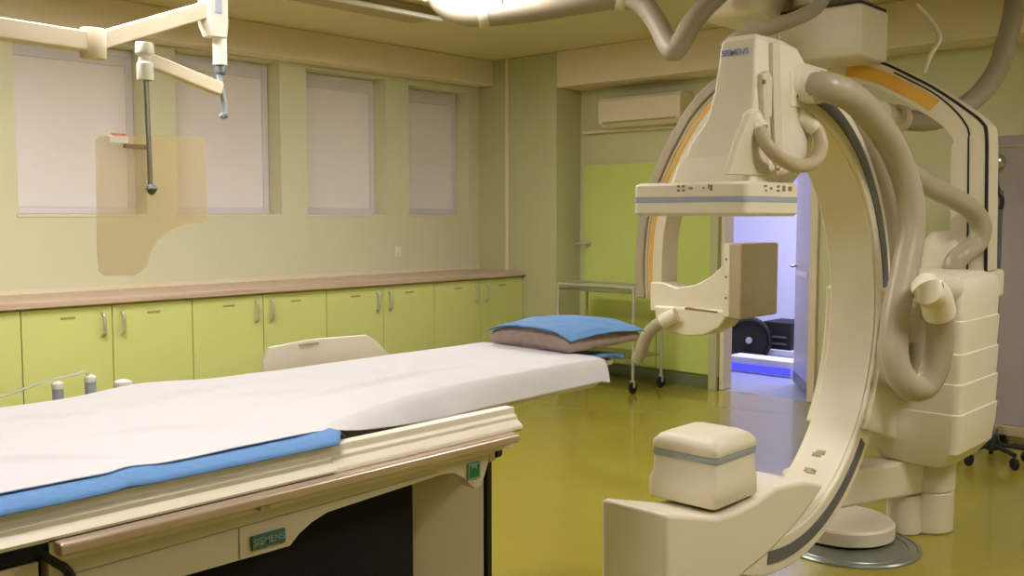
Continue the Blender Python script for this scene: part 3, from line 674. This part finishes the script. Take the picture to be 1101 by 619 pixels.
# ================================================================== CEILING (LATERAL) C-ARM
XL = 4.92; LC = (2.47, 1.31)
la = thing('hanging_c_arm', 'ceiling hung arch shaped imaging arm with amber inlays behind the floor arm', 'imaging machine', (5.05, 2.47, CE))
opts = [(690, 320), (689, 290), (691, 250), (698, 215), (711, 180), (728, 145), (746, 116), (775, 88), (820, 66), (870, 58), (937, 64), (985, 84), (1012, 99), (1040, 118), (1056, 131), (1061, 145), (1061, 200), (1060, 292)]
OUT = [Vector((p.y, p.z)) for p in (on(x, y, 0, XL) for x, y in opts)]
def resample(P, k=6):
    Q = [P[0]*2-P[1]]+P+[P[-1]*2-P[-2]]; out = []
    for i in range(1, len(Q)-2):
        a, b, c, d = Q[i-1:i+3]
        for j in range(k):
            t = j/k; out.append(.5*((2*b)+(c-a)*t+(2*a-5*b+4*c-d)*t*t+(3*b-a-3*c+d)*t**3))
    out.append(P[-1]); return out
OUT = resample(OUT); NL = len(OUT)
def offs(d):
    res = []
    for i, p in enumerate(OUT):
        n = (Vector(LC)-p).normalized(); t = (OUT[min(i+1, NL-1)]-OUT[max(i-1, 0)]).normalized()
        if p.y < LC[1]+.25: n = Vector((1 if p.x < LC[0] else -1, 0))*(1 if p.x < LC[0] else 1)
        else:
            k = min(1, (p.y-LC[1]-.25)/.35); n = (n*k+Vector((1 if p.x < LC[0] else -1, 0))*(1-k)).normalized()
        dd = d(i) if callable(d) else d
        res.append(p+n*(dd/max(.75, abs(n.x*t.y-n.y*t.x))))
    return res
def band(d0, d1, x0, x1, i0=0, i1=None):
    a, b = offs(d0), offs(d1); i1 = NL if i1 is None else i1
    return G().loft([[Vector((x0, a[i].x, a[i].y)), Vector((x0, b[i].x, b[i].y)), Vector((x1, b[i].x, b[i].y)), Vector((x1, a[i].x, a[i].y))] for i in range(i0, i1)])
iR0, iR1, iR2 = 10*6, 13*6, NL
obj('arch', band(0, lambda i: .125+.042*sstep(76, 90, i)+.03*(1-sstep(20, 50, i)), XL, XL+.17), m_creamb, la, .006)
obj('amber_inlay', band(.036, .102, XL-.003, XL+.002, iR0-2, 74), m_orange, la)
obj('amber_inlay', band(.062, .085, XL-.003, XL+.002, 0, 7*6), m_orange, la)
obj('dark_line', band(lambda i: .018+.062*sstep(71, 90, i), lambda i: .026+.062*sstep(71, 90, i), XL-.003, XL+.002, 10*6+3, NL), m_black, la)
obj('dark_line', band(.046, .054, XL-.003, XL+.002, 0, 7*6), m_creamd, la)
obj('outer_edge', band(-.004, .008, XL-.004, XL+.012, iR0, NL), m_black, la)
obj('cable_cover', band(-.03, .03, XL-.02, XL+.03, 0, 9*6), m_hosed, la, .008)
# carrier box that hangs from the ceiling
p = on(925, 60, 1, 2.02)
cx0 = p.x
obj('carrier_box', G().box((cx0, 2.02, 2.215), (cx0+.33, 2.46, 2.47)), m_creamb, la, .02, seg=3)
obj('carrier_neck', G().lathe([(.17, 0), (.17, .01), (.2, .03), (.2, .25)], (cx0+.2, 2.26, 2.475), 40), m_creamd, la)
obj('dark_joint', G().box((cx0+.01, 2.03, 2.468), (cx0+.32, 2.45, 2.482)), m_black, la)
obj('ceiling_carriage', G().loft([rrect(cx0-.5, cx0+.9, 1.9, 3.0, .08, 2.715), rrect(cx0-.52, cx0+.92, 1.88, 3.02, .08, 2.73), rrect(cx0-.52, cx0+.92, 1.88, 3.02, .08, 2.80)]), m_creamb, la, .01)
obj('ceiling_rail', G().box((2.2, 1.98, 2.80), (6.6, 2.08, CE)), m_creamb, la, .006)
obj('ceiling_rail', G().box((2.2, 2.86, 2.80), (6.6, 2.96, CE)), m_creamb, la, .006)
# cream housing left of the carrier
bx0, by0 = 4.9, 3.02
obj('drive_housing', G().loft([rrect(4.50, 5.2, 2.52, 2.83, .06, 2.47), rrect(4.46, 5.24, 2.49, 2.86, .08, 2.51), rrect(4.46, 5.24, 2.49, 2.86, .08, 2.72)]), m_cream, la, ang=50)
obj('motor_drum', G().lathe([(.06, 0), (.10, .02), (.10, .5), (.06, .52)], (4.9, 2.6, 2.36), 28, (.45, -1, .16)), m_creamd, la)
# lateral detector on the left leg
dY0, dY1 = 2.775, 2.89
ld_ = obj('lateral_detector', G().box((XL-.07, dY0, .862), (XL+.36, dY1-.03, 1.288)), m_creamd, la, .012, seg=3)
obj('mounting_plate', G().box((XL-.075, dY1-.045, .872), (XL+.35, dY1+.0, 1.29)), m_cream, la, .006)
for zz in (1.2, 1.1, .98): obj('screw', G().lathe([(.008, 0), (.006, .003)], (XL-.075, dY1-.022, zz), 10, (-1, 0, 0)), m_mark, la)
P_ = lambda L: [(on(x, y, 0, XL-.01).y, on(x, y, 0, XL-.01).z) for x, y in L]
obj('detector_bracket', G().prism(P_([(779, 283), (765, 297), (748, 306), (728, 309), (712, 303), (700, 303), (700, 334), (715, 336), (779, 334)]), 0, XL-.02, XL+.14), m_cream, la, .01)
obj('bracket_lower', G().prism(P_([(706, 328), (780, 333), (784, 341), (776, 352), (760, 360), (740, 361), (724, 357), (714, 350), (708, 342)]), 0, XL-.045, XL+.15), m_cream, la, .014, seg=3)
obj('bracket_seam', G().prism(P_([(740, 330), (775, 334), (775, 336), (740, 332)]), 0, XL-.047, XL-.02), m_mark, la)
wl = lambda L: [on(x, y, 0, xx) for x, y, xx in L]
obj('hose_collar', G().tube(wl([(728, 338, XL-.06), (712, 346, XL-.08)]), .045, 20), m_cream, la)
obj('lateral_hose', G().tube(wl([(718, 343, XL-.07), (704, 351, XL-.09), (695, 362, XL-.1), (690, 376, XL-.1), (685, 387, XL-.1)]), .038, 18), m_hose, la)
# tube unit on the right leg
p = on(1010, 268, 0, XL-.05)
obj('lateral_tube', G().lathe([(.03, .11), (.09, .1), (.12, .06), (.13, 0), (.13, -.18), (.1, -.2)], (p.x+.15, p.y, p.z-.02), 32), m_cream, la)
obj('tube_saddle', G().box((XL-.02, p.y-.2, p.z-.24), (XL+.3, p.y+.15, p.z-.1)), m_cream, la, .02)

# ================================================================== CEILING HOSES
def hose(name, pts, r, m, label, n=18):
    t = thing(name, label, 'hose', pts[0]); obj('hose_body', G().tube(pts, r, n), m, t); return t
wz = lambda L: [on(x, y, 2, z) for x, y, z in L]
wy = lambda L: [on(x, y, 1, z) for x, y, z in L]
def wd_(L): # photo x,y at distance along the optical axis
    out = []
    for x, y, d in L:
        out.append(Vector((0, 0, CAMZ))+(FW+RT*((x-W/2)/FPX)+UP*((H/2-y)/FPX))*d)
    return out
hp = wd_([(462, -22, 5.3), (466, -8, 5.2), (478, 8, 5.1), (500, 17, 5.0), (530, 17, 4.95), (570, 13, 4.95), (620, 5, 4.95), (665, -1, 4.95), (690, 4, 4.9), (706, 24, 4.85), (716, 44, 4.8), (724, 54, 4.75), (732, 46, 4.75), (742, 28, 4.8), (758, 8, 4.85), (775, -8, 4.9)])
t = hose('ceiling_hose', hp, .052, m_hosed, 'thick taupe hose looping under the ceiling from the lamp to the arm carriage')
def bandclip(p, d, r): return obj('clip_band', G().lathe([(r, -.025), (r*1.04, -.02), (r*1.04, .02), (r, .025)], p, 24, d), m_creamb, t)
a, b = wd_([(519, 18, 4.95), (524, 17, 4.95)]); bandclip(a, b-a, .058)
obj('band_strap', G().tube([a, a+Vector((0, 0, .2)), Vector((a.x, a.y, CE))], .012, 8), m_creamb, t)
a, b = wd_([(668, -1, 4.95), (673, 0, 4.95)]); bandclip(a, b-a, .058)
p = wd_([(540, 24, 5.3)])[0]
t2 = thing('ceiling_bracket', 'small white bracket just under the looping ceiling hose', 'bracket', (p.x, p.y, CE))
obj('plate', G().box((p.x-.06, p.y-.13, p.z-.012), (p.x+.02, p.y+.08, p.z+.008)), m_white, t2, .006)
obj('drop_rod', G().tube([(p.x, p.y, p.z), (p.x, p.y, CE)], .01, 8), m_steel, t2)
hp = [on(1094, -30, 1, 1.75), on(1090, 10, 1, 1.75), on(1082, 45, 1, 1.76), on(1072, 75, 1, 1.78), on(1056, 98, 1, 1.8), on(1040, 112, 1, 1.84), on(1020, 124, 1, 1.88), on(995, 130, 1, 1.95), on(965, 128, 1, 2.02)]
th = hose('overhead_hose', hp, .055, m_hosed, 'long grey hose dropping from the ceiling in the upper right corner')
a, b = on(968, 128, 1, 2.02), on(944, 122, 1, 2.05)
obj('hose_coupling', G().lathe([(.05, -.02), (.07, 0), (.07, .06), (.055, .07), (.055, .14), (.065, .15), (.065, .2)], a, 24, b-a), m_creamb, th)
hp = wd_([(778, 52, 4.75), (792, 42, 4.7), (815, 34, 4.65), (845, 24, 4.6), (875, 10, 4.6), (890, -10, 4.6)])
hose('carriage_hose', hp, .035, m_hosed, 'dark slack hose bundle hanging behind the top of the detector head')
hp = wd_([(985, 5, 4.9), (1003, 25, 4.85), (1010, 42, 4.8), (1000, 60, 4.8), (993, 78, 4.85)])
hose('thin_cable', hp, .012, m_creamb, 'thin pale cable dangling right of the carrier box')
# ceiling track, top left of lamp
g = G().box((2.4, 5.15, CE-.07), (4.75, 5.42, CE))
tg = thing('ceiling_track', 'dark grey ceiling track ending left of the bright light panel', 'track', (3.6, 5.3, CE))
obj('track_body', g, m_creamd, tg, .008); obj('track_lip', G().box((2.4, 5.13, CE-.085), (4.77, 5.17, CE-.055)), m_white, tg, .004)

# ================================================================== CEILING ARM WITH RADIATION SHIELD
YS = 4.4
def py(x, y, yy=YS): return on(x, y, 1, yy)
arm = thing('shield_support_arm', 'jointed white ceiling support arm at upper left carrying a tan shield', 'support arm', (py(234, 0).x, YS, CE))
def beam(a, b, w, h, m=m_white, name='beam'):
    a, b = Vector(a), Vector(b); t = (b-a).normalized(); u = t.cross(Vector((0, 0, 1))).normalized(); v = u.cross(t)
    s = [[p+u*w*i+v*h*j for i, j in ((-.5, -.5), (.5, -.5), (.5, .5), (-.5, .5))] for p in (a, b)]
    return obj(name, G().loft(s), m, arm, .008)
e = py(100, 46, YS-.12)
beam(py(222, 10), e, .07, .075, m_soffit); beam(e, py(-60, 22, YS-.15), .07, .085, m_soffit)
obj('elbow', G().lathe([(.05, 0), (.055, .01), (.055, .12), (.05, .13)], e-Vector((0, 0, .07)), 24), m_soffit, arm)
c = py(229, 10); 
obj('column_head', G().loft([rrect(c.x-.065, c.x+.065, YS-.05, YS+.05, .03, CE), rrect(c.x-.065, c.x+.065, YS-.05, YS+.05, .03, py(229, 28).z), rrect(c.x-.045, c.x+.06, YS-.045, YS+.045, .03, py(229, 40).z)]), m_white, arm)
obj('head_trim', G().box((c.x-.02, YS-.056, py(232, 16).z), (c.x+.015, YS-.05, CE-.03)), m_lgrey, arm)
c = py(236, 40)
obj('column_spindle', G().lathe([(.034, 0), (.034, .22), (.03, .23)], (c.x, YS, py(236, 70).z), 20), m_white, arm)
zz = py(236, 70).z
obj('hook', G().tube([(c.x, YS, zz), (c.x-.005, YS, zz-.05), (c.x+.01, YS, zz-.14), (c.x+.02, YS, zz-.2), (c.x+.015, YS, zz-.25), (c.x+.0, YS, zz-.24)], .014, 10), m_lgrey, arm)
obj('hook_swivel', G().lathe([(.02, 0), (.026, -.01), (.026, -.04), (.015, -.05)], (c.x, YS, zz), 16), m_grey, arm)
obj('hook_knob', G().lathe([(.012, 0), (.016, -.005), (.016, -.02), (.008, -.025)], (c.x+.018, YS, zz-.235), 12), m_grey, arm)
el = py(158, 64)
beam(Vector((c.x, YS+.0, py(236, 96).z)), (el.x, YS, el.z), .05, .065, m_soffit, 'lower_beam')
obj('spindle_rear', G().tube([(c.x, YS+.03, py(236, 60).z), (c.x, YS+.03, py(236, 98).z)], .016, 10), m_grey, arm)
obj('elbow_cap', G().lathe([(.036, 0), (.038, .006), (.038, .075), (.030, .085), (.030, .11), (.040, .118), (.042, .125), (.042, .165), (.038, .172)], (el.x-.01, YS, py(155, 86).z), 20), m_white, arm)
zk = py(157, 205).z
obj('hanging_rod', G().tube([(el.x-.008, YS, py(155, 85).z), (el.x, YS, zk)], .012, 10), m_steel, arm)
obj('rod_knob', G().lathe([(.012, .03), (.02, .025), (.028, .01), (.024, 0), (.016, -.012), (.008, -.02)], (el.x, YS-.01, zk), 16), m_grey, arm)
sp = [(103, 150), (106, 146), (214, 146), (220, 150), (221, 196), (222, 236), (216, 240), (200, 241), (184, 247), (170, 258), (162, 270), (157, 286), (150, 293), (143, 296), (112, 296), (107, 292), (105, 270)]
sh = thing('radiation_shield', 'translucent tan shield pane hanging from the jointed ceiling arm', 'shield', (py(157, 205).x, YS+.03, py(150, 296).z))
obj('pane', G().prism([(py(x, y, YS+.03).x, py(x, y, YS+.03).z) for x, y in sp], 1, YS+.024, YS+.036), m_acr, sh)
a = py(119, 153); b = py(139, 146)
obj('white_tag', G().box((a.x, YS+.012, a.z), (b.x, YS+.022, b.z)), m_white, sh, .002)
obj('orange_tag', G().box((a.x+.01, YS+.012, b.z), (b.x-.01, YS+.022, b.z+.01)), m_red, sh)
a = py(135, 159); b = py(154, 155)
obj('clamp_bar', G().box((a.x, YS-.0, a.z), (b.x+.02, YS+.022, b.z)), m_mark, sh, .002)

# ================================================================== RIGHT EDGE: grey screen, lamp on castor stand
XS = 6.45
a = on(1066, 150, 0, XS); b = on(1130, 457, 0, XS); zb = on(1075, 456, 0, XS).z; zt = on(1080, 146, 0, XS).z
t = thing('mobile_screen', 'tall grey mobile radiation screen on castors at the right edge', 'screen', (XS, (a.y+b.y)/2, 0))
obj('panel', G().box((XS, b.y-.4, zb), (XS+.04, a.y, zt)), m_screen, t, .006)
obj('top_rail', G().box((XS-.006, b.y-.4, zt-.07), (XS+.046, a.y, zt-.055)), m_creamd, t)
obj('foot_bar', G().box((XS-.12, a.y-.12, .11), (XS+.16, a.y-.08, .15)).box((XS-.02, b.y-.3, zb-.06), (XS+.06, a.y-.05, zb)), m_creamd, t, .004)
for yy in (a.y-.1, b.y-.2):
    for xx in (XS-.1, XS+.14):
        obj('castor', G().lathe([(.05, -.018), (.058, -.01), (.058, .01), (.05, .018)], (xx, yy, .058), 22, (0, 1, 0)), m_black, t)
        obj('castor_hub', G().lathe([(.03, -.022), (.032, 0), (.03, .022)], (xx, yy, .058), 16, (0, 1, 0)), m_lgrey, t)
        obj('fork', G().box((xx-.015, yy-.03, .06), (xx+.015, yy+.03, .14)), m_grey, t, .003)
obj('foot_bar', G().box((XS-.12, b.y-.22, .11), (XS+.16, b.y-.18, .15)), m_creamd, t, .004)
XP = 6.05
lp = on(1073, 300, 0, XP); ball = on(1069, 175, 0, XP)
t = thing('examination_lamp', 'dark metal lamp with round chrome head on a pole by the grey screen', 'lamp', (XP, lp.y, 0))
obj('pole', G().tube([(XP, lp.y, .1), (XP, lp.y, on(1073, 205, 0, XP).z)], .013, 10), m_grey, t)
obj('lamp_head', G().lathe([(.006, .058), (.03, .052), (.052, .03), (.061, 0), (.057, -.025), (.036, -.052), (.03, -.055)], ball, 32, (-.8, .2, .5)), m_steel, t)
obj('lamp_neck', G().tube([ball+Vector((.02, 0, -.04)), ball+Vector((.01, -.01, -.08)), on(1072, 200, 0, XP), on(1077, 214, 0, XP), Vector((XP, lp.y, on(1073, 225, 0, XP).z))], .014, 10), m_black, t)
obj('lamp_base', G().lathe([(.03, .16), (.05, .1), (.05, .08), (.02, .07)], (XP, lp.y, 0), 20), m_black, t)
for k in range(5):
    a_ = 2*PI*k/5+.3; ex, ey = XP+.2*math.cos(a_), lp.y+.2*math.sin(a_)
    lg = obj('base_leg', G().tube([(XP, lp.y, .11), (ex, ey, .085)], .014, 8), m_black, t)
    obj('castor', G().lathe([(.03, -.012), (.036, -.006), (.036, .006), (.03, .012)], (ex, ey, .036), 16, (-math.sin(a_), math.cos(a_), 0)), m_black, t)
